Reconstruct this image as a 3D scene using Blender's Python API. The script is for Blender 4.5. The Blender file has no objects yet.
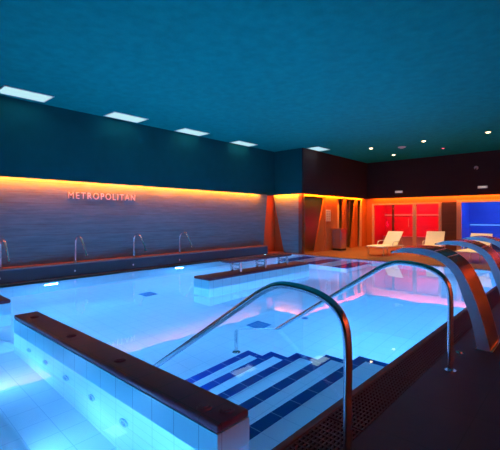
import bpy, bmesh, math, random
from mathutils import Vector, Matrix
random.seed(4)
sc = bpy.context.scene
C = sc.collection
PI = math.pi
# ------------------------------------------------------------------ camera, world, exposure
cam = bpy.data.cameras.new('camera'); co = bpy.data.objects.new('camera', cam); C.objects.link(co)
co.location = (0, 0, 1.4); co.rotation_euler = (PI/2, 0, math.radians(42.15))
cam.sensor_width = 36; cam.lens = 375.6/500*36; cam.shift_y = -0.016; cam.clip_start = .05; cam.clip_end = 200
sc.camera = co
w = bpy.data.worlds.new('world'); sc.world = w; w.use_nodes = True
w.node_tree.nodes['Background'].inputs[0].default_value = (.01, .02, .04, 1)
w.node_tree.nodes['Background'].inputs[1].default_value = .3
vs = sc.view_settings; sc.display_settings.display_device = 'sRGB'
vs.view_transform = 'Standard'; vs.look = 'None'; vs.gamma = 1; vs.exposure = 0.0; vs.use_curve_mapping = False
cy = sc.cycles
cy.max_bounces = 12; cy.diffuse_bounces = 5; cy.glossy_bounces = 6; cy.transmission_bounces = 10; cy.transparent_max_bounces = 12
cy.sample_clamp_indirect = 4.0; cy.use_denoising = True; cy.blur_glossy = 0.5

BLUE = (.072, .395, 1.0)
AMBER = (1.0, .22, .006)

def spot_area(name, loc, direction, size, power, color, sy=None, spread=PI):
    l = bpy.data.lights.new(name, 'AREA'); l.energy = power; l.color = color
    l.shape = 'RECTANGLE' if sy else 'DISK'; l.size = size
    if sy: l.size_y = sy
    l.spread = spread
    o = bpy.data.objects.new(name, l); C.objects.link(o); o.location = loc
    o.rotation_euler = Vector(direction).to_track_quat('-Z', 'Y').to_euler()
    return o

# underwater floodlights: (lens position, facing direction, power)
LAMPS = [((-8.985, 3.25, -.58), (1, 0, -.6), 230), ((-8.985, 6.8, -.58), (1, 0, -.6), 185), ((-8.985, 10.8, -.13), (1, -.02, -.12), 32),
         ((-1.435, 6.7, -.55), (-1, 0, -.7), 165), ((-1.435, 10.0, -.55), (-1, 0, -.6), 55), ((-3.75, 1.76, -.55), (0, 1, -.1), 90),
         ((-5.74, 8.43, -.35), (0, 1, -.2), 28),  # added lamp without a known fitting, brightens the far stair treads
         ((-3.0, .895, -.58), (0, 1, .1), 4), ((-4.4, .895, -.58), (0, 1, .1), 4), ((-6.0, .895, -.58), (0, 1, .1), 4), ((-1.435, 4.6, -.55), (-1, 0, -.1), 40),
         ((-1.435, .62, -.18), (-1, .05, -.1), 34), ((-6.222, .62, -.18), (1, .05, -.1), 40)]  # two added lamps that brighten the top of the near ledge
# cove strips: (centre, size x, size y, power)
COVES = [((-9.29, 4.75, 2.36), .05, 12.4, 60), ((-8.7, 11.72, 2.36), 1.3, .04, 26), ((-8.02, 14.4, 2.36), .03, 5.0, 110),
         ((-2.3, 17.2, 2.40), 10.8, .05, 220), ((3.1, 7.6, 2.40), .04, 18.0, 520)]

# ------------------------------------------------------------------ materials
def mat(name, col, rough=.5, metal=0, emit=None, es=0, spec=.5, noise=None, bump=None, coat=0):
    m = bpy.data.materials.new(name); m.use_nodes = True; nt = m.node_tree; b = nt.nodes['Principled BSDF']
    b.inputs['Base Color'].default_value = (*col, 1); b.inputs['Roughness'].default_value = rough
    b.inputs['Metallic'].default_value = metal; b.inputs['Specular IOR Level'].default_value = spec
    b.inputs['Coat Weight'].default_value = coat
    if emit: b.inputs['Emission Color'].default_value = (*emit, 1); b.inputs['Emission Strength'].default_value = es
    tc = nt.nodes.new('ShaderNodeTexCoord')
    if noise:
        sx, amt, stretch = noise
        mp = nt.nodes.new('ShaderNodeMapping'); mp.inputs['Scale'].default_value = stretch
        n = nt.nodes.new('ShaderNodeTexNoise'); n.inputs['Scale'].default_value = sx; n.inputs['Detail'].default_value = 5
        mx = nt.nodes.new('ShaderNodeMix'); mx.data_type = 'RGBA'
        mx.inputs[6].default_value = (*[c*(1-amt) for c in col], 1); mx.inputs[7].default_value = (*[min(1, c*(1+amt)) for c in col], 1)
        nt.links.new(tc.outputs['Object'], mp.inputs[0]); nt.links.new(mp.outputs[0], n.inputs['Vector'])
        nt.links.new(n.outputs[0], mx.inputs[0]); nt.links.new(mx.outputs[2], b.inputs['Base Color'])
    if bump:
        sx, st = bump
        n = nt.nodes.new('ShaderNodeTexNoise'); n.inputs['Scale'].default_value = sx; n.inputs['Detail'].default_value = 4
        bp = nt.nodes.new('ShaderNodeBump'); bp.inputs['Strength'].default_value = st; bp.inputs['Distance'].default_value = .02
        nt.links.new(tc.outputs['Object'], n.inputs['Vector']); nt.links.new(n.outputs[0], bp.inputs['Height']); nt.links.new(bp.outputs[0], b.inputs['Normal'])
    return m

def tile_mat(name, col, joint, size, jw=.004, rough=.25, offset=(0, 0, 0), vary=.0, spec=.5, stagger=False):
    """three axis tile grid: joints are measured on world axes and left out along the face normal"""
    m = bpy.data.materials.new(name); m.use_nodes = True; nt = m.node_tree; N = nt.nodes; L = nt.links; b = N['Principled BSDF']
    b.inputs['Roughness'].default_value = rough; b.inputs['Specular IOR Level'].default_value = spec
    geo = N.new('ShaderNodeNewGeometry'); sp = N.new('ShaderNodeSeparateXYZ'); sn = N.new('ShaderNodeSeparateXYZ')
    L.new(geo.outputs['Position'], sp.inputs[0]); L.new(geo.outputs['True Normal'], sn.inputs[0])
    def mth(op, a, bb=None):
        n = N.new('ShaderNodeMath'); n.operation = op
        for i, v in enumerate((a, bb)):
            if v is None: continue
            if isinstance(v, (int, float)): n.inputs[i].default_value = v
            else: L.new(v, n.inputs[i])
        return n.outputs[0]
    acc = None
    for i in range(3):
        if not size[i]: continue
        s = mth('ADD', sp.outputs[i], 100*size[i]+offset[i])
        fr = mth('MODULO', s, size[i])
        j = mth('LESS_THAN', fr, jw)
        k = mth('LESS_THAN', mth('ABSOLUTE', sn.outputs[i]), .7)
        j = mth('MULTIPLY', j, k)
        acc = j if acc is None else mth('MAXIMUM', acc, j)
    n = N.new('ShaderNodeTexNoise'); n.inputs['Scale'].default_value = 3; L.new(geo.outputs['Position'], n.inputs['Vector'])
    v = N.new('ShaderNodeMix'); v.data_type = 'RGBA'; v.inputs[6].default_value = (*[c*(1-vary) for c in col], 1); v.inputs[7].default_value = (*[min(1, c*(1+vary)) for c in col], 1)
    L.new(n.outputs[0], v.inputs[0])
    mx = N.new('ShaderNodeMix'); mx.data_type = 'RGBA'; mx.inputs[7].default_value = (*joint, 1)
    L.new(acc, mx.inputs[0]); L.new(v.outputs[2], mx.inputs[6]); L.new(mx.outputs[2], b.inputs['Base Color'])
    bp = N.new('ShaderNodeBump'); bp.inputs['Strength'].default_value = .4; bp.inputs['Distance'].default_value = .003; bp.invert = True
    L.new(acc, bp.inputs['Height']); L.new(bp.outputs[0], b.inputs['Normal'])
    return m

M = {}
M['pool'] = tile_mat('white_pool_tile', (.72, .78, .82), (.50, .59, .66), (.25, .25, .125), jw=.006, rough=.32, vary=.03)
M['glow_band'] = tile_mat('pool_glow_tinted_tile', (.42, .92, 1.0), (.22, .55, .65), (.25, .25, 0), jw=.005, rough=.25)  # divider tile tinted blue, glow from the pool put into the colour
M['navy'] = tile_mat('navy_tile', (.004, .035, .20), (.25, .33, .45), (0, .25, 0), jw=.008, rough=.14)
M['navy_x'] = tile_mat('navy_tile_border', (.004, .035, .20), (.25, .33, .45), (.25, 0, 0), jw=.008, rough=.14)
M['coping'] = tile_mat('maroon_coping_tile', (.15, .030, .055), (.03, .012, .018), (.25, .25, 0), jw=.006, rough=.45, vary=.15)
M['slate'] = None
M['ceil'] = mat('rough_plaster_ceiling', (.002, .31, .265), .9, noise=(6, .25, (1, 1, 1)), bump=(25, .5), spec=.1)
M['fascia'] = mat('painted_fascia', (.003, .09, .092), .9, noise=(4, .12, (1, 1, 1)), spec=.1)
M['darkfascia'] = mat('dark_painted_fascia', (.05, .025, .022), .9, noise=(4, .12, (1, 1, 1)), spec=.1)
M['steel'] = mat('polished_steel', (.72, .72, .73), .27, 1)
M['satin'] = mat('satin_steel_side', (.88, .90, .93), .50, 1)
M['brushed'] = mat('brushed_steel', (.60, .60, .61), .22, 1)
M['chrome'] = mat('chrome', (.75, .75, .76), .08, 1)
M['wood'] = mat('oak_panel', (.42, .12, .025), .5, noise=(3, .3, (1, 1, .2)))
M['darkwood'] = mat('dark_walnut_panel', (.09, .035, .02), .55, noise=(3, .3, (.4, .4, 4)))
M['frame'] = mat('pale_door_frame', (.55, .38, .30), .5)
M['white'] = mat('white_plastic', (.75, .74, .70), .4)
M['sling'] = mat('cream_sling_fabric', (.90, .83, .70), .8, bump=(300, .2))
M['legs'] = mat('white_lacquered_metal', (.7, .68, .62), .35)
M['black'] = mat('matt_black', (.01, .01, .012), .6)
M['red_panel'] = mat('red_cabin_panel', (.62, .09, .08), .6, noise=(2, .15, (1, 1, 5)))
M['blue_panel'] = mat('blue_cabin_tile', (.14, .28, .75), .5, noise=(2, .15, (1, 1, 2)))
M['interior'] = mat('cabin_wall_panel', (.55, .50, .50), .6, noise=(2, .15, (1, 1, 5)))
M['interior_dark'] = mat('dark_cabin_wall', (.12, .10, .10), .6)
M['navnoz'] = mat('nozzle_plastic', (.45, .55, .65), .35)
M['grille'] = mat('drain_grille', (.06, .22, .45), .5)
M['letter'] = mat('pale_letter_enamel', (.88, .97, 1.0), .3, .4, )
M['sign'] = mat('pale_acrylic_sign', (.8, .7, .65), .5)
M['signink'] = mat('sign_ink', (.35, .12, .06), .6)
def emis(name, col, s, sampled=False):
    m = bpy.data.materials.new(name); m.use_nodes = True; nt = m.node_tree
    nt.nodes.remove(nt.nodes['Principled BSDF']); e = nt.nodes.new('ShaderNodeEmission')
    e.inputs[0].default_value = (*col, 1); e.inputs[1].default_value = s
    nt.links.new(e.outputs[0], nt.nodes['Material Output'].inputs[0])
    if not sampled: m.cycles.emission_sampling = 'NONE'
    return m
M['lens'] = emis('pool_lamp_lens', (.5, .9, 1), 6)
M['panel'] = emis('ceiling_panel_diffuser', (.50, .84, .93), 1.0)
M['amber'] = emis('amber_led_tape', (1, .5, .03), 3)
M['warm'] = emis('warm_bulb', (1, .72, .38), 9)
M['pinkbulb'] = emis('pink_bulb', (1, .12, .18), 3)
M['exit'] = emis('emergency_light_diffuser', (.8, .62, .55), .6)
M['redtape'] = emis('red_led_tape', (1, .14, .09), .9)
M['bluetape'] = emis('blue_led_tape', (.12, .35, 1), 1.4)

def slate_mat():
    m = bpy.data.materials.new('slate_cladding'); m.use_nodes = True; nt = m.node_tree; N = nt.nodes; L = nt.links; b = N['Principled BSDF']
    b.inputs['Roughness'].default_value = .55
    g = N.new('ShaderNodeNewGeometry'); mp = N.new('ShaderNodeMapping'); mp.inputs['Scale'].default_value = (.8, .8, 9)
    n = N.new('ShaderNodeTexNoise'); n.inputs['Scale'].default_value = 2.2; n.inputs['Detail'].default_value = 8; n.inputs['Roughness'].default_value = .65
    L.new(g.outputs['Position'], mp.inputs[0]); L.new(mp.outputs[0], n.inputs['Vector'])
    r = N.new('ShaderNodeValToRGB'); r.color_ramp.elements[0].position = .3; r.color_ramp.elements[0].color = (.05, .145, .175, 1)
    r.color_ramp.elements[1].position = .75; r.color_ramp.elements[1].color = (.105, .25, .285, 1)
    L.new(n.outputs[0], r.inputs[0])
    sp = N.new('ShaderNodeSeparateXYZ'); L.new(g.outputs['Position'], sp.inputs[0])
    a = N.new('ShaderNodeMath'); a.operation = 'MODULO'; L.new(sp.outputs[2], a.inputs[0]); a.inputs[1].default_value = .245
    c = N.new('ShaderNodeMath'); c.operation = 'LESS_THAN'; L.new(a.outputs[0], c.inputs[0]); c.inputs[1].default_value = .006
    mx = N.new('ShaderNodeMix'); mx.data_type = 'RGBA'; mx.inputs[7].default_value = (.07, .08, .09, 1)
    L.new(c.outputs[0], mx.inputs[0]); L.new(r.outputs[0], mx.inputs[6]); L.new(mx.outputs[2], b.inputs['Base Color'])
    bp = N.new('ShaderNodeBump'); bp.inputs['Strength'].default_value = .5; bp.inputs['Distance'].default_value = .012
    L.new(n.outputs[0], bp.inputs['Height']); L.new(bp.outputs[0], b.inputs['Normal'])
    return m
M['slate'] = slate_mat()
M['deck'] = tile_mat('dark_deck_tile', (.038, .033, .040), (.018, .016, .02), (.60, .60, 0), jw=.006, rough=.5, vary=.25, spec=.35)
M['fardeck'] = tile_mat('far_deck_tile', (.18, .095, .055), (.14, .08, .045), (.60, .60, 0), jw=.006, rough=.45, vary=.12, spec=.3)
M['grate'] = mat('dark_red_grate_plastic', (.14, .042, .042), .5)
M['edge'] = mat('red_brown_edge_stone', (.22, .075, .065), .5, noise=(20, .2, (1, 1, 1)))
M['bench'] = mat('dark_bench_tile', (.014, .022, .032), .4, noise=(5, .2, (1, 1, 1)))
M['benchtop'] = mat('bench_top_stone', (.30, .15, .11), .45)

def water_mat():
    m = bpy.data.materials.new('pool_water'); m.use_nodes = True; nt = m.node_tree; N = nt.nodes; L = nt.links
    N.remove(N['Principled BSDF']); gl = N.new('ShaderNodeBsdfGlass'); gl.inputs['IOR'].default_value = 1.333; gl.inputs['Roughness'].default_value = 0
    g = N.new('ShaderNodeNewGeometry'); n = N.new('ShaderNodeTexNoise'); n.inputs['Scale'].default_value = 2.2; n.inputs['Detail'].default_value = 2
    L.new(g.outputs['Position'], n.inputs['Vector'])
    bp = N.new('ShaderNodeBump'); bp.inputs['Strength'].default_value = .04; bp.inputs['Distance'].default_value = .03
    L.new(n.outputs[0], bp.inputs['Height']); L.new(bp.outputs[0], gl.inputs['Normal']); L.new(gl.outputs[0], N['Material Output'].inputs[0])
    return m
M['water'] = water_mat()
def pane_mat(name, tint):
    m = bpy.data.materials.new(name); m.use_nodes = True; nt = m.node_tree; N = nt.nodes; L = nt.links
    N.remove(N['Principled BSDF']); t = N.new('ShaderNodeBsdfTransparent'); t.inputs[0].default_value = (*tint, 1)
    g = N.new('ShaderNodeBsdfGlossy'); g.inputs['Roughness'].default_value = .03; fr = N.new('ShaderNodeFresnel'); fr.inputs[0].default_value = 1.45
    mx = N.new('ShaderNodeMixShader'); ge = N.new('ShaderNodeNewGeometry'); k = N.new('ShaderNodeMath'); k.operation = 'SUBTRACT'; k.inputs[0].default_value = 1; L.new(ge.outputs['Backfacing'], k.inputs[1])
    q = N.new('ShaderNodeMath'); q.operation = 'MULTIPLY'; L.new(fr.outputs[0], q.inputs[0]); L.new(k.outputs[0], q.inputs[1]); L.new(q.outputs[0], mx.inputs[0]); L.new(t.outputs[0], mx.inputs[1]); L.new(g.outputs[0], mx.inputs[2])
    L.new(mx.outputs[0], N['Material Output'].inputs[0]); return m
M['glass'] = pane_mat('clear_glass_pane', (.95, .95, .95))
M['glass_red'] = pane_mat('red_tinted_glass_pane', (.95, .25, .35))

# ------------------------------------------------------------------ helpers
def box(bm, x0, x1, y0, y1, z0, z1, bev=0):
    r = bmesh.ops.create_cube(bm, size=1)
    vs_ = r['verts']
    bmesh.ops.scale(bm, vec=(x1-x0, y1-y0, z1-z0), verts=vs_)
    bmesh.ops.translate(bm, vec=((x0+x1)/2, (y0+y1)/2, (z0+z1)/2), verts=vs_)
    if bev:
        es = list({e for v in vs_ for e in v.link_edges})
        bmesh.ops.bevel(bm, geom=es, offset=bev, segments=3, affect='EDGES', profile=.5)
    return bm
def cyl(bm, p0, p1, r0, r1=None, seg=20):
    p0, p1 = Vector(p0), Vector(p1); d = p1-p0; r1 = r0 if r1 is None else r1
    mt = Matrix.Translation((p0+p1)/2) @ d.to_track_quat('Z', 'Y').to_matrix().to_4x4()
    bmesh.ops.create_cone(bm, cap_ends=True, segments=seg, radius1=r0, radius2=r1, depth=d.length, matrix=mt)
    return bm
def ring(bm, c, axis, R, r, seg=28, s2=10):
    q = Vector(axis).to_track_quat('Z', 'Y'); c = Vector(c); rows = []
    for i in range(seg):
        a = 2*PI*i/seg; row = []
        for j in range(s2):
            b = 2*PI*j/s2
            row.append(bm.verts.new(c + q @ Vector(((R+r*math.cos(b))*math.cos(a), (R+r*math.cos(b))*math.sin(a), r*math.sin(b)))))
        rows.append(row)
    for i in range(seg):
        for j in range(s2):
            bm.faces.new((rows[i][j], rows[(i+1) % seg][j], rows[(i+1) % seg][(j+1) % s2], rows[i][(j+1) % s2]))
    return bm
def smooth_path(P, n=8):
    P = [Vector(p) for p in P]; Q = [P[0]*2-P[1]] + P + [P[-1]*2-P[-2]]; out = []
    for i in range(1, len(Q)-2):
        a, b, c, d = Q[i-1:i+3]
        for k in range(n):
            t = k/n
            out.append(.5*((2*b)+(c-a)*t+(2*a-5*b+4*c-d)*t*t+(3*b-a-3*c+d)*t**3))
    out.append(P[-1]); return out
def sweep(bm, P, ra, rb, side=(0, 1, 0), seg=16):
    """oval tube along a path; rb is the half width along `side`, ra the other half width"""
    P = [Vector(p) for p in P]; s = Vector(side); rows = []
    for i, p in enumerate(P):
        t = (P[min(i+1, len(P)-1)]-P[max(i-1, 0)]).normalized(); n = t.cross(s).normalized()
        bb = n.cross(t).normalized()
        rows.append([bm.verts.new(p+n*ra*math.cos(2*PI*k/seg)+bb*rb*math.sin(2*PI*k/seg)) for k in range(seg)])
    for a, b in zip(rows, rows[1:]):
        for k in range(seg):
            bm.faces.new((a[k], a[(k+1) % seg], b[(k+1) % seg], b[k]))
    bm.faces.new(rows[0][::-1]); bm.faces.new(rows[-1]); return bm
def prism(bm, poly, axis, a0, a1):
    """polygon extruded along an axis; poly holds the two remaining coordinates"""
    def P(u, v, a): return {'x': (a, u, v), 'y': (u, a, v), 'z': (u, v, a)}[axis]
    A = [bm.verts.new(P(u, v, a0)) for u, v in poly]; B = [bm.verts.new(P(u, v, a1)) for u, v in poly]
    bm.faces.new(A[::-1]); bm.faces.new(B)
    for i in range(len(poly)):
        j = (i+1) % len(poly); bm.faces.new((A[i], A[j], B[j], B[i]))
    return bm
def obj(name, bm, m, parent=None, smooth=False, autos=False):
    bmesh.ops.recalc_face_normals(bm, faces=bm.faces)
    me = bpy.data.meshes.new(name); bm.to_mesh(me); bm.free(); me.materials.append(m)
    if smooth or autos:
        me.polygons.foreach_set('use_smooth', [True]*len(me.polygons))
        if autos: me.set_sharp_from_angle(angle=math.radians(35))
    o = bpy.data.objects.new(name, me); C.objects.link(o)
    if parent:
        o.parent = parent
        o.matrix_parent_inverse = Matrix.Identity(4)
    return o
def tag(o, label, cat, group=None):
    o['label'] = label; o['category'] = cat
    if group: o['group'] = group
    return o
def thing(name, label, cat, loc=(0, 0, 0), rotz=0, group=None):
    o = bpy.data.objects.new(name, None); C.objects.link(o); o.location = loc; o.rotation_euler = (0, 0, rotz)
    o.empty_display_size = .1
    return tag(o, label, cat, group)
def struct(name, bm, m, autos=False, label=None):
    o = obj(name, bm, m, autos=autos); o['kind'] = 'structure'
    return o
def dup(root, loc, rotz, label, group=None):
    r = root.copy(); C.objects.link(r); r.location = loc; r.rotation_euler = (0, 0, rotz); r['label'] = label
    if group: r['group'] = group
    for ch in list(root.children):
        c = ch.copy(); C.objects.link(c); c.parent = r
        for g in ch.children:
            d = g.copy(); C.objects.link(d); d.parent = c
    return r
NB = bmesh.new

# ------------------------------------------------------------------ the room
CZ = 3.96; BZ = 2.26
XL, XR, YF, YB = -9.42, 3.3, -2.2, 17.3
PX0, PX1, PY0, PY1 = -9.0, -1.42, .3, 11.68           # pool basin
# deck floors
b = NB(); box(b, -1.10, XR, YF, PY1, -.3, 0); box(b, XL-.2, -1.10, YF, PY0, -.3, 0); struct('floor_deck', b, M['deck'])
b = NB(); box(b, XL-.2, XR, PY1, YB+3.2, -.3, 0); struct('floor_far_deck', b, M['fardeck'])
b = NB(); box(b, -1.37, -1.10, PY0, PY1, -.3, -.06); struct('floor_gutter', b, M['black'])
b = NB(); box(b, PX1, -1.37, PY0, PY1, -.3, .004, .003); struct('trim_1', b, M['edge'])
b = NB(); box(b, XL-.2, PX0, PY0, PY1, -.3, 0); struct('trim_2', b, M['benchtop'])
# basin shell: floor and four sides
b = NB()
box(b, PX0-.3, PX1+.3, 1.6, PY1+.3, -1.5, -1.33)
box(b, PX0-.3, PX0, PY0, PY1, -1.4, -.3 + .295); 
box(b, PX1, PX1+.25, PY0, PY1, -1.4, -.301)
box(b, PX0, PX1+.25, PY1, PY1+.25, -1.4, -.301)
box(b, PX0, PX1, PY0-.25, PY0, -1.4, -.301)
prism(b, [(PX0, -1.5), (PX1, -1.5), (PX1, -.8), (-5.3, -.8), (-6.5, -1.33), (PX0, -1.33)], 'y', PY0, 1.6)
prism(b, [(PX0, -.8), (PX1, -.8), (PX1, -.36), (PX0, -.36)], 'y', PY0, .88)      # submerged ledge along the near side
struct('floor_pool', b, M['pool'])
# tiled lining above the side shells up to the rim
b = NB(); box(b, PX1-.006, PX1, PY0, PY1, -.31, -.004); box(b, PX0, PX1, PY1-.006, PY1, -.31, -.004); box(b, PX0, PX1, PY0, PY0+.006, -.31, -.004)
struct('trim_3', b, M['pool'])
# water
b = NB(); v = [b.verts.new(p) for p in ((PX0, PY0, -.012), (PX1, PY0, -.012), (PX1, PY1, -.012), (PX0, PY1, -.012))]; b.faces.new(v)
me = bpy.data.meshes.new('pool_water'); b.to_mesh(me); b.free(); me.materials.append(M['water'])
wo = bpy.data.objects.new('pool_water', me); C.objects.link(wo); wo['kind'] = 'stuff'
tag(wo, 'still blue lit water filling the indoor pool', 'water')
# walls
b = NB(); box(b, XL-.35, XL-.2, YF, 12.3, 0, CZ)
struct('wall_left', b, M['wood'])
b = NB(); prism(b, [(YF, 0), (11.14, 0), (11.50, 2.9), (YF, 2.9)], 'x', XL-.2, XL); struct('wall_left_cladding', b, M['slate'])
b = NB(); box(b, -9.25, -9.2, YF, 11.6, BZ, CZ); struct('trim_4', b, M['fascia'])
b = NB(); box(b, XL-.2, -7.91, 11.6, 11.65, BZ, CZ); struct('trim_5', b, M['fascia'])
b = NB(); prism(b, [(-8.90, 0), (-8.05, 0), (-8.05, 2.9), (-9.58, 2.9)], 'y', 11.82, 11.98); struct('wall_corner_cladding', b, M['slate'])
b = NB(); box(b, XL-.2, -8.45, 12.15, 12.3, 0, 2.9); struct('wall_corner_recess', b, M['wood'])
b = NB(); box(b, -7.91, -7.86, 11.6, 17.1, BZ, CZ); struct('trim_6', b, M['darkfascia'])
b = NB(); box(b, -8.0, XR, 17.0, 17.05, BZ, CZ); struct('trim_7', b, M['darkfascia'])
b = NB(); box(b, XR, XR+.2, YF, YB+.4, 0, CZ); struct('wall_right', b, M['frame'])
b = NB(); box(b, 3.0, 3.05, YF, 17.0, BZ, CZ); struct('trim_8', b, M['darkfascia'])
b = NB(); box(b, XL-.3, XR+.2, YF-.2, YF, 0, CZ); struct('wall_front', b, M['fascia'])
b = NB(); box(b, XL-.4, XR+.3, YF-.3, YB+3.4, CZ, CZ+.2); struct('ceiling', b, M['ceil'])
# lid closing the far cabins off from the hall above the openings
b = NB(); box(b, -10.6, XR, YB+.02, YB+.15, 2.03, 2.9); struct('wall_back', b, M['wood'])
b = NB(); box(b, -4.66, -4.10, YB-.02, YB+.15, 0, 2.03); struct('wall_back_pier', b, M['darkwood'])
b = NB(); box(b, -8.3, -7.76, YB, YB+.15, 0, 2.03); struct('wall_back_return', b, M['wood'])
b = NB(); box(b, .3, XR, YB, YB+.15, 0, 2.03); struct('wall_back_end', b, M['darkwood'])

# cove strips
for i, (c, sx, sy, pw) in enumerate(COVES):
    if i == 3: c = (c[0], 17.2, 2.36)
    b = NB(); box(b, c[0]-sx/2, c[0]+sx/2, c[1]-sy/2, c[1]+sy/2, c[2]+.006, c[2]+.02)
    o = obj('cove_light', b, M['amber'])
    tag(o, ['amber light strip above the slate wall with the steel letters', 'short amber light strip over the slate corner panel', 'amber light strip over the cabin doorways left of the red cabin',
            'amber light strip over the red and blue glass cabins', 'amber light strip along the wall right of the deck, outside the photo'][i], 'strip light', 'amber cove lights')
    l = spot_area('cove_lamp', (c[0], c[1], c[2]), (0, 0, -1), sx, pw, (1, .13, .002) if i < 2 else AMBER if i < 4 else (1, .12, .015), sy=sy); l.parent = None
    l.rotation_euler = [(0, math.radians(32), 0), (math.radians(20), 0, 0), (0, 0, 0), (0, 0, 0), (0, 0, 0)][i]
# narrow beam profiles of the same strips, aimed at the tops of the walls
for c, sx, sy, pw, rot, col in (((-9.275, 4.75, 2.35), .04, 12.4, 420, (0, math.radians(46), 0), (1, .105, .002)), ((-8.7, 11.70, 2.35), 1.3, .04, 80, (math.radians(44), 0, 0), (1, .105, .002)),
                                ((-7.94, 14.4, 2.35), .03, 5.0, 130, (0, math.radians(48), 0), AMBER)):
    l = spot_area('cove_beam', c, (0, 0, -1), sx, pw, col, sy=sy, spread=math.radians(108)); l.rotation_euler = rot
# ------------------------------------------------------------------ side wall with cabin doorways (x = -8.05)
XW = -8.05
def wseg(name, y0, y1, m, x0=XW-.15, x1=XW, z0=0, z1=2.9):
    b = NB(); box(b, x0, x1, y0, y1, z0, z1); return struct(name, b, m)
wseg('trim_9', 11.80, 11.93, M['darkwood'], XW-.15, XW+.02)
wseg('wall_side_sign', 13.49, 14.48, M['wood'], XW-.10)
wseg('wall_side_niche', 14.48, 15.1, M['frame'], XW-.35, XW-.25)
wseg('trim_10', 15.1, 15.26, M['wood'], XW-.12, XW+.02)
wseg('wall_side_pier', 16.24, 16.38, M['wood'], XW-.10)
wseg('wall_side_end', 16.86, 17.3, M['wood'], XW-.10)
wseg('wall_side_header', 11.97, 17.3, M['wood'], XW-.10, XW-.02, 2.2, 2.9)
def fin(y0b, y0t, y1):
    b = NB(); prism(b, [(y0b, 0), (y1, 0), (y1, 2.2), (y0t, 2.2)], 'x', XW-.08, XW-.02); return b
struct('trim_11', fin(12.73, 13.46, 13.49), M['wood'])
struct('trim_12', fin(15.72, 16.20, 16.24), M['wood'])
struct('trim_13', fin(16.60, 16.80, 16.86), M['frame'])
# dark cabins behind the doorways
b = NB(); box(b, -10.6, -10.5, 12.3, 17.3, 0, 2.9); box(b, -10.5, XW-.4, 13.9, 14.0, 0, 2.9); box(b, -10.5, XW-.4, 16.3, 16.4, 0, 2.9); box(b, -10.6, XW-.12, 12.3, 17.3, 2.2, 2.3)
box(b, -10.6, XW-.3, 17.3, 17.45, 0, 2.9)
struct('wall_cabins', b, M['interior_dark'])
spot_area('cabin_green_lamp', (-9.0, 13.3, 2.15), (0, 1, -.6), .3, 1.6, (.45, 1, .1))
spot_area('cabin_red_lamp', (-9.0, 12.6, 1.0), (0, 1, .1), .3, 5, (1, .01, .08), spread=math.radians(100))
spot_area('cabin_amber_lamp', (-8.6, 14.75, 2.15), (.3, 0, -1), .3, 3, (1, .5, .1))
def glass_door(y0, y1, label, hy):
    t = thing('glass_door', label, 'door', (XW-.14, (y0+y1)/2, 0))
    b = NB(); box(b, -.006, .006, y0-(y0+y1)/2, y1-(y0+y1)/2, .02, 2.18); obj('pane', b, M['glass'], t)
    b = NB(); h = hy-(y0+y1)/2; cyl(b, (.05, h, .9), (.05, h, 1.2), .012); cyl(b, (0, h, .93), (.05, h, .93), .008); cyl(b, (0, h, 1.17), (.05, h, 1.17), .008)
    obj('handle', b, M['chrome'], t, autos=True)
    b = NB(); box(b, -.015, .015, y0-(y0+y1)/2, y0-(y0+y1)/2+.05, 1.9, 1.96); box(b, -.015, .015, y0-(y0+y1)/2, y0-(y0+y1)/2+.05, .25, .31); obj('hinge', b, M['chrome'], t)
    return t
glass_door(11.94, 13.47, 'glass door of the cabin glowing green and red, beside the slate corner panel', 12.2)
glass_door(15.28, 16.22, 'glass door of the dark cabin right of the steel towel bin', 15.45)
glass_door(16.40, 16.84, 'narrow glass door of the dark cabin nearest the red glass cabin', 16.5)

# ------------------------------------------------------------------ red and blue cabins in the back wall
def cabin(x0, x1, depth, m, side_l=None):
    b = NB(); y0 = YB+.16; y1 = YB+depth
    box(b, x0, x1, y1, y1+.1, 0, 2.3); box(b, x0-.1, x0, y0, y1+.1, 0, 2.3); box(b, x1, x1+.1, y0, y1+.1, 0, 2.3); box(b, x0, x1, y0, y1, 2.25, 2.35)
    return b
struct('wall_red_cabin', cabin(-7.9, -4.62, 1.9, None), M['red_panel'])
struct('wall_blue_cabin', cabin(-4.12, .3, 2.4, None), M['blue_panel'])
spot_area('red_cabin_lamp', (-6.2, YB+.9, 2.2), (0, .3, -1), 2.6, 80, (1, .0, .07), sy=.5)
spot_area('blue_cabin_lamp', (-2.3, YB+1.0, 2.2), (0, .3, -1), 3.0, 62, (.05, .2, 1), sy=.5)
# red cabin front: frame, three panes, door handle, bench with a light tape inside
t = thing('red_cabin_front', 'three panel glass front of the red lit sauna in the back wall', 'glass front', (-6.24, YB+.05, 0))
def local_box(parent, name, x0, x1, z0, z1, m, d0=-.04, d1=.04, ox=-6.24):
    b = NB(); box(b, x0-ox, x1-ox, d0, d1, z0, z1, .004); return obj(name, b, m, parent)
b = NB(); box(b, -7.76+6.24, -7.66+6.24, -.05, .05, 0, 2.03); box(b, -4.8+6.24, -4.68+6.24, -.05, .05, 0, 2.03); box(b, -7.66+6.24, -4.8+6.24, -.05, .05, 1.96, 2.03); box(b, -7.66+6.24, -4.8+6.24, -.05, .05, 0, .05)
obj('frame', b, M['frame'], t)
local_box(t, 'mullion', -6.80, -6.72, .05, 1.96, M['darkwood']); local_box(t, 'mullion', -5.88, -5.72, .05, 1.96, M['frame'])
for x0, x1 in ((-7.66, -6.80), (-6.72, -5.88), (-5.72, -4.8)): local_box(t, 'pane', x0, x1, .05, 1.96, M['glass'], -.006, .006)
b = NB(); cyl(b, (.2, -.07, .95), (.2, -.07, 1.35), .014); cyl(b, (.2, 0, 1.0), (.2, -.07, 1.0), .009); cyl(b, (.2, 0, 1.3), (.2, -.07, 1.3), .009)
obj('handle', b, M['frame'], t, autos=True)
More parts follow.
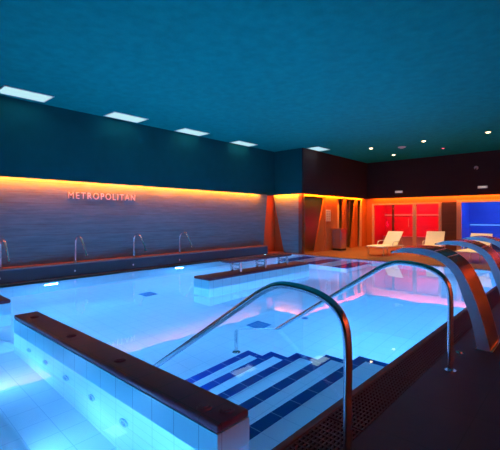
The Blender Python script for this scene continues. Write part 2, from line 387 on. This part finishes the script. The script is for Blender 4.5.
for z in (.3, 1.75): local_box(t, 'hinge', -6.76, -6.68, z, z+.06, M['chrome'], -.05, -.01)
t = thing('sauna_bench', 'slatted bench along the rear wall inside the red cabin', 'bench', (-6.25, YB+1.5, 0))
b = NB()
for k in range(5): box(b, -1.5, 1.5, -.28+k*.13, -.18+k*.13, .42, .45)
obj('seat', b, M['interior'], t)
b = NB(); box(b, -1.5, 1.5, -.2, -.16, 0, .42); box(b, -1.5, 1.5, .2, .24, 0, .42); obj('support', b, M['interior'], t)
b = NB(); box(b, -7.88, -4.64, YB+1.84, YB+1.89, 1.47, 1.53); tag(obj('led_strip', b, M['redtape']), 'glowing strip across the rear wall of the red cabin', 'strip light')
# blue cabin front
t = thing('blue_cabin_front', 'glass front of the blue lit steam room in the back wall', 'glass front', (-2.0, YB+.05, 0))
b = NB(); box(b, -2.1, -1.93, -.07, .05, 0, 2.1); box(b, 2.2, 2.3, -.07, .05, 0, 2.1); box(b, -1.93, 2.2, -.07, .05, 2.0, 2.1); box(b, -1.93, 2.2, -.05, .05, 0, .05); obj('frame', b, M['frame'], t)
for x0, x1 in ((-1.93, -.12), (-.04, 1.1), (1.18, 2.2)): 
    b = NB(); box(b, x0, x1, -.006, .006, .05, 2.0); obj('pane', b, M['glass'], t)
for x0 in (-.12, 1.1):
    b = NB(); box(b, x0, x0+.08, -.04, .04, .05, 2.0); obj('mullion', b, M['interior_dark'], t)
t = thing('steam_bench', 'tiled bench along the rear wall inside the blue cabin', 'bench', (-1.9, YB+1.95, 0))
b = NB(); box(b, -2.15, 2.1, -.3, .4, .4, .46, .01); obj('seat', b, M['interior'], t)
b = NB(); box(b, -2.15, 2.1, -.22, .4, 0, .4); obj('base', b, M['interior_dark'], t)
b = NB(); box(b, -3.4, -3.3, YB+.3, YB+2.38, 2.17, 2.2); box(b, -4.1, .28, YB+2.3, YB+2.36, 2.17, 2.2)
tag(obj('led_strip', b, M['bluetape']), 'blue light strip under the ceiling of the blue cabin', 'strip light')
b = NB(); box(b, -4.1, .28, YB+2.37, YB+2.398, 1.02, 1.06); tag(obj('wall_ledge', b, M['bluetape']), 'thin pale line glowing across the rear wall of the blue cabin', 'strip light')

# ------------------------------------------------------------------ ceiling fittings
desc = ['nearest the camera, largest of the row', 'second from the left, above the steel letters', 'third from the left, above the slate wall', 'fourth from the left, near the wall corner']
for i, (x0, x1, y0, y1) in enumerate([(-9.02, -8.43, 2.2, 3.13), (-9.1, -8.54, 4.54, 5.5), (-9.13, -8.62, 6.74, 7.7), (-9.16, -8.70, 9.07, 10.04), (-7.8, -7.3, 11.75, 12.6)]):
    cx, cyy = (x0+x1)/2, (y0+y1)/2
    t = thing('ceiling_light', ('square white ceiling light panel, ' + desc[i]) if i < 4 else 'square white ceiling light panel beyond the corner, farthest of the row', 'ceiling light', (cx, cyy, CZ), 0, 'white ceiling light panels')
    b = NB(); w_, h_ = (x1-x0)/2, (y1-y0)/2
    for q in ((-w_, w_, -h_, -h_+.02), (-w_, w_, h_-.02, h_), (-w_, -w_+.02, -h_+.02, h_-.02), (w_-.02, w_, -h_+.02, h_-.02)): box(b, *q, -.012, 0)
    obj('frame', b, M['white'], t)
    b = NB(); box(b, -w_+.02, w_-.02, -h_+.02, h_-.02, -.008, -.001); obj('diffuser', b, M['panel'], t)
    spot_area('ceiling_panel_lamp', (cx, cyy, CZ-.03), (0, 0, -1), w_*2, 2, (.5, .85, 1), sy=h_*2)
dl = [(-6.02, 13.34, 'warm'), (-5.97, 15.38, 'warm'), (-4.14, 13.27, 'warm'), (-2.27, 13.17, 'warm'), (-4.04, 15.14, 'pinkbulb')]
dlab = ['leftmost warm downlight in the dark ceiling over the far deck', 'lower warm downlight nearest the back wall, above the red cabin', 'warm downlight in the middle of the ceiling group over the loungers', 'rightmost warm downlight in the dark ceiling near the photo edge', 'small red glowing ceiling lamp right of the warm downlights']
for (x, y, m), lb in zip(dl, dlab):
    t = thing('downlight', lb, 'downlight', (x, y, CZ), 0, 'ceiling downlights' if m == 'warm' else None)
    b = NB(); ring(b, (0, 0, -.006), (0, 0, 1), .075, .012); obj('trim_ring', b, M['white'] if m == 'warm' else M['black'], t, smooth=True)
    b = NB(); bmesh.ops.create_uvsphere(b, u_segments=16, v_segments=8, radius=.06 if m == 'warm' else .045); bmesh.ops.scale(b, vec=(1, 1, .4), verts=b.verts); bmesh.ops.translate(b, vec=(0, 0, -.012), verts=b.verts)
    obj('bulb', b, M[m], t, smooth=True)
    spot_area('downlight_lamp', (x, y, CZ-.05), (0, 0, -1), .1, 28 if m == 'warm' else 2, (1, .6, .25) if m == 'warm' else (1, .1, .1), spread=math.radians(100))
t = thing('smoke_detector', 'flat white round detector on the dark ceiling among the downlights', 'smoke detector', (-5.1, 13.91, CZ))
b = NB(); cyl(b, (0, 0, -.025), (0, 0, 0), .12, .14, 32); obj('base', b, M['white'], t, autos=True)
b = NB(); cyl(b, (0, 0, -.05), (0, 0, -.025), .06, .09, 32); obj('sensor', b, M['white'], t, autos=True)
for x, z, lb in ((-6.36, 2.53, 'white emergency light on the dark fascia above the red cabin'), (-3.11, 2.57, 'white emergency light on the dark fascia above the blue cabin')):
    t = thing('emergency_light', lb, 'emergency light', (x, 17.0, z), 0, 'emergency lights on the back fascia')
    b = NB(); box(b, -.17, .17, -.04, 0, -.05, .05, .008); obj('housing', b, M['white'], t)
    b = NB(); box(b, -.14, .14, -.05, -.04, -.035, .035, .004); obj('diffuser', b, M['exit'], t)
t = thing('security_camera', 'small white dome camera on the dark fascia above the blue cabin', 'camera', (-3.31, 17.0, 3.36))
b = NB(); cyl(b, (0, 0, 0), (0, -.08, 0), .04); obj('mount', b, M['white'], t, autos=True)
b = NB(); bmesh.ops.create_uvsphere(b, u_segments=20, v_segments=12, radius=.075); bmesh.ops.translate(b, vec=(0, -.12, -.03), verts=b.verts); obj('dome', b, M['white'], t, smooth=True)
b = NB(); cyl(b, (0, -.15, -.06), (0, -.205, -.09), .03); obj('lens', b, M['black'], t, autos=True)

# ------------------------------------------------------------------ wall lettering
cu = bpy.data.curves.new('t', 'FONT'); cu.body = 'METROPOLITAN'; cu.size = .26; cu.extrude = .012; cu.space_character = 1.3; cu.offset = -.002
to = bpy.data.objects.new('t', cu); C.objects.link(to); bpy.context.view_layer.update()
dg = bpy.context.evaluated_depsgraph_get(); tm = bpy.data.meshes.new_from_object(to.evaluated_get(dg)); bpy.data.objects.remove(to)
bm = bmesh.new(); bm.from_mesh(tm)
xs = [v.co.x for v in bm.verts]; zs = [v.co.y for v in bm.verts]
wx = max(xs)-min(xs); hz = max(zs)-min(zs); X0 = min(xs); Z0 = min(zs)
sign = thing('wall_lettering', 'steel letters reading METROPOLITAN on the slate wall', 'sign', (XL, 3.80, 1.85))
bmesh.ops.remove_doubles(bm, verts=bm.verts, dist=1e-5)
seen = set(); islands = []
for v in bm.verts:
    if v in seen: continue
    st = [v]; seen.add(v); isl = []
    while st:
        a = st.pop(); isl.append(a)
        for e in a.link_edges:
            q = e.other_vert(a)
            if q not in seen: seen.add(q); st.append(q)
    islands.append(isl)
islands.sort(key=lambda I: min(v.co.x for v in I))
sx_ = 1.80/wx; sz_ = .165/hz
for I in islands:
    n = NB(); mp = {v: n.verts.new((v.co.z+.032, (v.co.x-X0)*sx_, (v.co.y-Z0)*sz_)) for v in I}
    for f in {f for v in I for f in v.link_faces}: n.faces.new([mp[v] for v in f.verts])
    cyy = (max(v.co.y for v in n.verts)+min(v.co.y for v in n.verts))/2
    cyl(n, (-.002, cyy, .03), (.025, cyy, .03), .004, seg=8)
    obj('letter', n, M['letter'], sign)
bm.free()

# ------------------------------------------------------------------ bench along the left wall and its water spouts
t = thing('wall_bench', 'long low dark bench along the foot of the slate wall', 'bench', (-9.25, 4.5, 0))
b = NB(); box(b, -.17, .15, -6.7, 6.55, 0, .275, .004); obj('base', b, M['bench'], t)
b = NB(); box(b, -.17, .17, -6.7, 6.56, .275, .31, .008); obj('top', b, M['benchtop'], t)
for y in (2.35, 3.89, 5.43, 6.97):
    b = NB(); cyl(b, (.15, y-.06-4.5, .12), (.165, y-.06-4.5, .12), .022); obj('button', b, M['chrome'], t, autos=True)
def spout():
    t = thing('water_spout', 'x', 'water spout', (-9.2, 3.89, .31), 0, 'steel water spouts on the wall bench')
    P = smooth_path([(0, 0, 0), (0, 0, .44), (.04, 0, .56), (.16, 0, .63), (.31, 0, .59), (.43, 0, .46), (.58, 0, .22)])
    b = NB(); sweep(b, P, .022, .024, seg=12); obj('pipe', b, M['steel'], t, smooth=True)
    b = NB(); cyl(b, (0, 0, 0), (0, 0, .014), .045); obj('base_flange', b, M['chrome'], t, autos=True)
    b = NB(); d = Vector((.1, 0, -.2)).normalized(); p = Vector((.58, 0, .22)); cyl(b, p-d*.02, p+d*.035, .028, .033); obj('nozzle', b, M['chrome'], t, autos=True)
    return t
sp = spout(); sp['label'] = 'curved steel water spout left of the steel letters'
dup(sp, (-9.2, 2.33, .31), 0, 'curved steel water spout cut by the left photo edge')
dup(sp, (-9.2, 5.45, .31), 0, 'curved steel water spout below the last of the steel letters')
dup(sp, (-9.2, 6.99, .31), 0, 'curved steel water spout farthest along the wall bench')
sp['label'] = 'curved steel water spout below the first of the steel letters'

# ------------------------------------------------------------------ pool dividers
def divider(name, label, x0, x1, y0, y1, z_bot, jets=(), buttons=()):
    cx, cyy = (x0+x1)/2, (y0+y1)/2
    t = thing(name, label, 'pool divider', (cx, cyy, z_bot))
    b = NB(); box(b, x0-cx+.003, x1-cx-.003, y0-cyy+.003, y1-cyy-.003, 0, -.015-z_bot); obj('wall_body', b, M['pool'], t)
    b = NB(); box(b, x0-cx, x1-cx, y0-cyy, y1-cyy, -.015-z_bot, .15-z_bot); obj('glow_tinted_band', b, M['glow_band'], t)  # bluer than the wall body to imitate pool light above the waterline
    b = NB(); box(b, x0-cx, x1-cx, y0-cyy, y1-cyy, .15-z_bot, .2-z_bot, .018); obj('coping', b, M['coping'], t, autos=True)
    for (x, z) in jets:
        b = NB(); ring(b, (x-cx, y0-cyy-.004, z-z_bot), (0, 1, 0), .045, .010); j = obj('jet_nozzle', b, M['navnoz'], t, smooth=True)
        b = NB(); cyl(b, (x-cx, y0-cyy-.012, z-z_bot), (x-cx, y0-cyy+.01, z-z_bot), .022); obj('nozzle_eye', b, M['chrome'], j, autos=True)
    for (x, y) in buttons:
        b = NB(); cyl(b, (x-cx, y-cyy, .199-z_bot), (x-cx, y-cyy, .212-z_bot), .05, .044, 24); cyl(b, (x-cx, y-cyy, .212-z_bot), (x-cx, y-cyy, .218-z_bot), .03, .028, 24)
        obj('air_button', b, M['coping'], t, autos=True)
    return t
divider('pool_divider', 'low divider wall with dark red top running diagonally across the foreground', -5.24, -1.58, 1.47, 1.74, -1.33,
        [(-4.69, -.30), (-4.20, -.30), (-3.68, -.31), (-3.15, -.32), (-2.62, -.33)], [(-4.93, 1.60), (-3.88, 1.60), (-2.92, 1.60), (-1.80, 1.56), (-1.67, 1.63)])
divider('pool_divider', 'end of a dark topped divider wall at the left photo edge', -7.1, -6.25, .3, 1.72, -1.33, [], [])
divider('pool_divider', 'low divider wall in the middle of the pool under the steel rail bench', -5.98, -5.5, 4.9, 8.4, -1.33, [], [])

# rail bench on the middle divider
t = thing('steel_rail_bench', 'long steel slab on ladder legs standing on the middle divider', 'bench', (-5.74, 6.65, .2))
b = NB(); box(b, -.16, .16, -1.08, 1.08, .225, .27, .008); obj('slab', b, M['coping'], t)
for y in (-.76, .08, .92):
    b = NB()
    for x in (-.13, .13): box(b, x-.018, x+.018, y-.03, y+.03, .0, .235)
    box(b, -.11, .11, y-.02, y+.02, .06, .085); box(b, -.11, .11, y-.02, y+.02, .14, .165)
    obj('leg', b, M['brushed'], t)

# ------------------------------------------------------------------ stairs
def stairs(label, treads, y0, y1, xw):
    t = thing('pool_stairs', label, 'stairs', (xw, y0, -1.33))
    prev = xw
    for (xo, z, nw, bw) in treads:
        b = NB(); box(b, xo-xw, prev-xw, 0, y1-y0, 0, z+1.33-.004, 0); s = obj('step', b, M['pool'], t)
        b = NB(); box(b, xo-xw-.004, xo-xw+nw, -.0, y1-y0+.004, z+1.33-.05, z+1.33); obj('nosing', b, M['navy'], s)
        b = NB(); box(b, xo-xw+nw, prev-xw, y1-y0-bw, y1-y0+.004, z+1.33-.05, z+1.33); obj('border', b, M['navy_x'], s)
        prev = xo
    return t
stairs('blue and white striped stairs under water beside the near handrails', [(-1.82, -.21, .11, .09), (-2.22, -.44, .11, .09), (-2.63, -.66, .11, .09), (-3.03, -.89, .11, .09), (-3.43, -1.12, .11, .09)], 1.745, 3.75, PX1-.007)
# far stairs, descending to the right
t = thing('pool_stairs', 'dark and white striped stairs under water at the far end of the pool', 'stairs', (-7.9, 10.0, -1.33))
for (xa, xb, xc, z) in ((-8.2, -7.8, -7.3, -.32), (-7.3, -6.80, -6.30, -.46), (-6.30, -5.75, -5.25, -.60)):
    b = NB(); box(b, xa+7.9, xc+7.9, 0, PY1-10.0-.01, 0, z+1.33-.004); s = obj('step', b, M['pool'], t)
    b = NB(); box(b, xb+7.9, xc+7.9+.004, -.004, PY1-10.0-.012, z+1.33-.05, z+1.33); obj('nosing', b, M['navy'], s)
# navy line along the far rim
b = NB(); box(b, PX0, PX1, PY1-.10, PY1-.008, -.06, -.02); struct('trim_14', b, M['navy_x'])

# ------------------------------------------------------------------ underwater lamps and drains
ll = ['underwater lamp in the left pool wall below the steel letters', 'underwater lamp in the left pool wall nearest the middle divider', 'underwater lamp in the left pool wall at the far end',
      'underwater lamp in the right pool wall beside the steel arches', 'underwater lamp in the right pool wall at the far end', 'underwater lamp behind the foreground divider wall',
      'added fill lamp for the far stairs, at the far end of the middle divider wall', 'underwater lamp below the near ledge, closest to the handrails', 'underwater lamp below the near ledge, middle one', 'underwater lamp below the near ledge, farthest left', 'underwater lamp in the right pool wall just past the stairs',
      'added fill lamp in the right wall over the near ledge, below the photo', 'added fill lamp in the side of the left divider wall over the near ledge']
for (p, d, pw), lb in zip(LAMPS, ll):
    d = Vector(d).normalized(); ax = Vector((d.x, d.y, 0)).normalized(); p = Vector(p)
    t = thing('underwater_lamp', lb, 'pool lamp', p-ax*.012, 0, 'underwater pool lamps')
    b = NB(); ring(b, ax*.006, ax, .10, .014); obj('trim_ring', b, M['chrome'], t, smooth=True)
    b = NB(); cyl(b, ax*.0, ax*.012, .09, seg=28); obj('lens', b, M['lens'], t, autos=True)
    l = spot_area('pool_lamp_light', p+ax*.02, d, .18, pw*1.3, BLUE)
    l.data.size = .26
def drain(x, y, lb):
    t = thing('floor_drain', lb, 'drain', (x, y, -1.33), 0, 'square floor drains')
    b = NB()
    for q in ((-.15, .15, -.15, -.12), (-.15, .15, .12, .15), (-.15, -.12, -.12, .12), (.12, .15, -.12, .12)): box(b, *q, 0, .012)
    obj('frame', b, M['grille'], t)
    b = NB()
    for k in range(9): box(b, -.12, .12, -.112+k*.026, -.098+k*.026, 0, .008)
    obj('grille', b, M['grille'], t)
drain(-4.1, 4.75, 'square drain grille on the pool floor near the bent rail foot')
drain(-7.2, 4.62, 'square drain grille on the pool floor left of the middle divider')
t = thing('floor_inlet', 'small round inlet on the pool floor right of the square drain', 'inlet', (-3.72, 5.55, -1.33))
b = NB(); ring(b, (0, 0, .004), (0, 0, 1), .06, .008); obj('ring', b, M['navnoz'], t, smooth=True)
b = NB(); cyl(b, (0, 0, 0), (0, 0, .006), .05); obj('cover', b, M['grille'], t, autos=True)

# ------------------------------------------------------------------ gutter grates (one module every metre)
GL = ['gutter grate section nearest the camera, before the foreground divider wall', 'gutter grate section between the divider wall end and the foreground handrail post', 'gutter grate section beside the middle of the striped stairs',
      'gutter grate section in front of the far handrail post', 'gutter grate section at the foot of the nearest steel arch', 'gutter grate section between the nearest and the second steel arch',
      'gutter grate section at the foot of the second steel arch', 'gutter grate section at the foot of the farthest steel arch', 'gutter grate section just past the farthest steel arch', 'gutter grate section two lengths from the far deck', 'gutter grate section next to last before the far deck', 'gutter grate section meeting the orange lit far deck']
g0 = None; n = 0; y = PY0+.02
while y < PY1-.3:
    if g0 is None:
        g0 = thing('gutter_grate', 'x', 'grate', (-1.235, y, 0), 0, 'dark red gutter grates')
        b = NB()
        for k in range(10): box(b, -.128+k*.0272, -.128+k*.0272+.010, 0, .985, -.03, 0)
        obj('bars', b, M['grate'], g0)
        b = NB()
        for k in range(21): box(b, -.13, .13, .002+k*.0485, .014+k*.0485, -.026, .002)
        obj('cross_ribs', b, M['grate'], g0)
        g0['label'] = GL[0]; o = g0
    else:
        n += 1; o = dup(g0, (-1.235, y, 0), 0, GL[n])
    y += 1.0
# ------------------------------------------------------------------ handrails
def rail(x, y, label):
    t = thing('handrail', label, 'handrail', (x, y, 0), 0, 'steel handrails over the pool stairs')
    P = smooth_path([(0, 0, 0), (0, 0, .35), (0, 0, .64), (-.025, 0, .79), (-.10, 0, .88), (-.22, 0, .93), (-.38, 0, .95), (-.52, 0, .94), (-.66, 0, .875), (-.85, 0, .75), (-1.98, 0, -.01), (-2.55, 0, -.38), (-2.68, 0, -.50), (-2.71, 0, -.65), (-2.71, 0, -1.32)])
    b = NB(); sweep(b, P, .024, .030, seg=20); obj('tube', b, M['steel'], t, smooth=True)
    b = NB(); cyl(b, (0, 0, 0), (0, 0, .012), .048, seg=28); obj('base_flange', b, M['chrome'], t, autos=True)
    b = NB(); cyl(b, (-2.71, 0, -1.33), (-2.71, 0, -1.315), .055, seg=28); obj('foot_flange', b, M['chrome'], t, autos=True)
    return t
rail(-1.045, 2.0, 'steel handrail in the foreground ending behind the divider wall')
rail(-.94, 3.75, 'steel handrail at the far side of the stairs in front of the arches')
t = thing('air_switch', 'small chrome switch in the dark deck behind the far handrail post', 'switch', (-.99, 4.32, 0))
b = NB(); cyl(b, (0, 0, 0), (0, 0, .008), .04, seg=24); obj('plate', b, M['chrome'], t, autos=True)
b = NB(); cyl(b, (0, 0, .008), (0, 0, .018), .018, seg=24); obj('push_button', b, M['chrome'], t, autos=True)

# ------------------------------------------------------------------ water arches
IN = [(0, 0), (-.06, .30), (-.14, .54), (-.21, .74), (-.31, .865), (-.47, .945), (-.69, .975), (-.90, .965)]
OUT = [(.12, 0), (.05, .29), (-.03, .55), (-.12, .76), (-.23, .91), (-.40, 1.005), (-.58, 1.04), (-.78, 1.03), (-.90, .985)]
def arch():
    t = thing('water_arch', 'x', 'water arch', (-.88, 4.55, 0), 0, 'curved steel water arches')
    a = [(p.x, p.z) for p in smooth_path([(x, 0, z) for x, z in IN], 5)]; c = [(p.x, p.z) for p in smooth_path([(x, 0, z) for x, z in OUT], 5)]
    poly = a+c[::-1]
    b = NB(); N_ = len(poly)
    # side skins built as strips so the curved outline stays clean
    ra = [Vector((x, 0, z)) for x, z in a]; 
    m_ = 36
    def resample(L, m):
        L = [Vector((x, 0, z)) for x, z in L]; d = [0]
        for p, q in zip(L, L[1:]): d.append(d[-1]+(q-p).length)
        out = []
        for k in range(m):
            s = d[-1]*k/(m-1); i = max(j for j in range(len(d)) if d[j] <= s+1e-9); i = min(i, len(L)-2)
            out.append(L[i].lerp(L[i+1], (s-d[i])/max(1e-9, d[i+1]-d[i])))
        return out
    A, B = resample(a, m_), resample(c, m_)
    W = .5
    va = [[b.verts.new((p.x, y, p.z)) for p in A] for y in (0, W)]; vb = [[b.verts.new((p.x, y, p.z)) for p in B] for y in (0, W)]
    for k in range(m_-1):
        b.faces.new((va[0][k], va[0][k+1], va[1][k+1], va[1][k])); b.faces.new((vb[0][k], vb[0][k+1], vb[1][k+1], vb[1][k]))
    b.faces.new((va[0][0], va[1][0], vb[1][0], vb[0][0])); b.faces.new((va[0][-1], va[1][-1], vb[1][-1], vb[0][-1]))
    obj('body', b, M['brushed'], t, autos=True)
    for y0, y1 in ((-.006, .002), (W-.002, W+.006)):
        b = NB(); prism(b, [(p.x, p.z) for p in A]+[(p.x, p.z) for p in B[::-1]], 'y', y0, y1); obj('side_plate', b, M['satin'], t)
    b = NB(); box(b, -.02, .14, -.015, W+.015, 0, .01, .003); obj('base_plate', b, M['chrome'], t)
    b = NB(); box(b, -.93, -.89, .015, W-.015, .962, .984, .004); obj('outlet_lip', b, M['chrome'], t)
    for s in (22, 25):  # pale strips painted as reflections of the ceiling lights in the steel
        p, q = B[s], B[s+1]; d = (q-p).normalized(); nrm = Vector((-d.z, 0, d.x)) ; nrm = nrm if nrm.z > 0 else -nrm
        b = NB(); cyl(b, p+nrm*.001+Vector((0, .03, 0)), p+nrm*.001+Vector((0, W-.03, 0)), .005, seg=10); obj('glint_strip', b, M['letter'], t, autos=True)
    return t
ar = arch(); ar['label'] = 'wide curved steel water arch nearest the camera beside the far handrail'
dup(ar, (-.88, 6.3, 0), 0, 'second wide curved steel water arch, cut by the right photo edge')
dup(ar, (-.88, 7.85, 0), 0, 'farthest steel water arch, only its pale top showing')

# ------------------------------------------------------------------ sun loungers
def lounger():
    t = thing('sun_lounger', 'x', 'sun lounger', (0, 0, 0), 0, 'cream sun loungers in front of the cabins')
    W = .32; bk = (1.18, .33); tp = (1.78, .82)
    b = NB()
    for s in (-1, 1):
        cyl(b, (s*W, 0, .33), (s*W, 1.4, .33), .016, seg=10)
    cyl(b, (-W, 0, .33), (W, 0, .33), .016, seg=10); cyl(b, (-W, 1.4, .33), (W, 1.4, .33), .016, seg=10)
    obj('frame', b, M['legs'], t, autos=True)
    b = NB()
    P = [Vector((0, .02, .325)), Vector((0, .3, .345)), Vector((0, .8, .335)), Vector((0, 1.2, .335))]
    for p, q in zip(P, P[1:]):
        pass
    prism(b, [(.0, .33), (.3, .35), (.8, .345), (1.0, .345), (1.0, .36), (.8, .36), (.3, .365), (.0, .347)], 'x', -W+.01, W-.01); obj('seat', b, M['sling'], t)
    b = NB(); prism(b, [(.98, .345), (1.20, .61), (1.38, .85), (1.365, .86), (1.18, .625), (.965, .36)], 'x', -W+.005, W-.005); obj('backrest', b, M['sling'], t)
    for s in (-1, 1):
        for yy in (.12, 1.3):
            b = NB(); cyl(b, (s*W, yy, 0), (s*W, yy, .33), .014, seg=10); obj('leg', b, M['legs'], t, autos=True)
        b = NB(); sweep(b, smooth_path([(s*W, .68, .34), (s*W, .71, .46), (s*W, .82, .50), (s*W, 1.1, .50)]), .012, .02, side=(1, 0, 0), seg=10); obj('armrest', b, M['legs'], t, smooth=True)
    b = NB(); cyl(b, (-W+.02, 1.36, .34), (-W+.02, 1.24, .64), .01, seg=8); cyl(b, (W-.02, 1.36, .34), (W-.02, 1.24, .64), .01, seg=8); obj('back_prop', b, M['legs'], t, autos=True)
    return t
L0 = lounger(); L0.location = (-5.77, 13.0, 0); L0.rotation_euler = (0, 0, math.radians(-12)); L0['label'] = 'cream sun lounger on the left in front of the red cabin door'
dup(L0, (-4.2, 13.95, 0), math.radians(6), 'cream sun lounger in the middle, half hidden by the near steel arch')
dup(L0, (-2.78, 12.9, 0), math.radians(-6), 'cream sun lounger in front of the blue cabin, between the steel arches')

# ------------------------------------------------------------------ towel bin and notice by the cabin doors
t = thing('towel_bin', 'blue grey steel towel bin between the orange sign wall and the cabin doors', 'bin', (-7.82, 14.25, 0))
b = NB(); box(b, -.2, .2, -.25, .25, .08, .88, .015); obj('body', b, M['brushed'], t)
b = NB(); box(b, -.22, .22, -.27, .27, .88, .93, .01); obj('top', b, M['chrome'], t)
b = NB(); box(b, -.18, .18, -.23, .23, 0, .08); obj('plinth', b, M['black'], t)
b = NB(); box(b, .2, .206, -.17, .17, .2, .75); obj('front_panel', b, M['steel'], t)
t = thing('notice_board', 'small pale notice with lines of text on the orange lit wall', 'sign', (XW, 13.72, 1.46))
b = NB(); box(b, 0, .012, -.19, .19, -.24, .24, .003); obj('panel', b, M['sign'], t)
b = NB()
for k in range(6):
    for c in range(2): box(b, .012, .014, -.16+c*.17, -.16+c*.17+.13, .16-k*.07, .18-k*.07)
obj('text_lines', b, M['signink'], t)
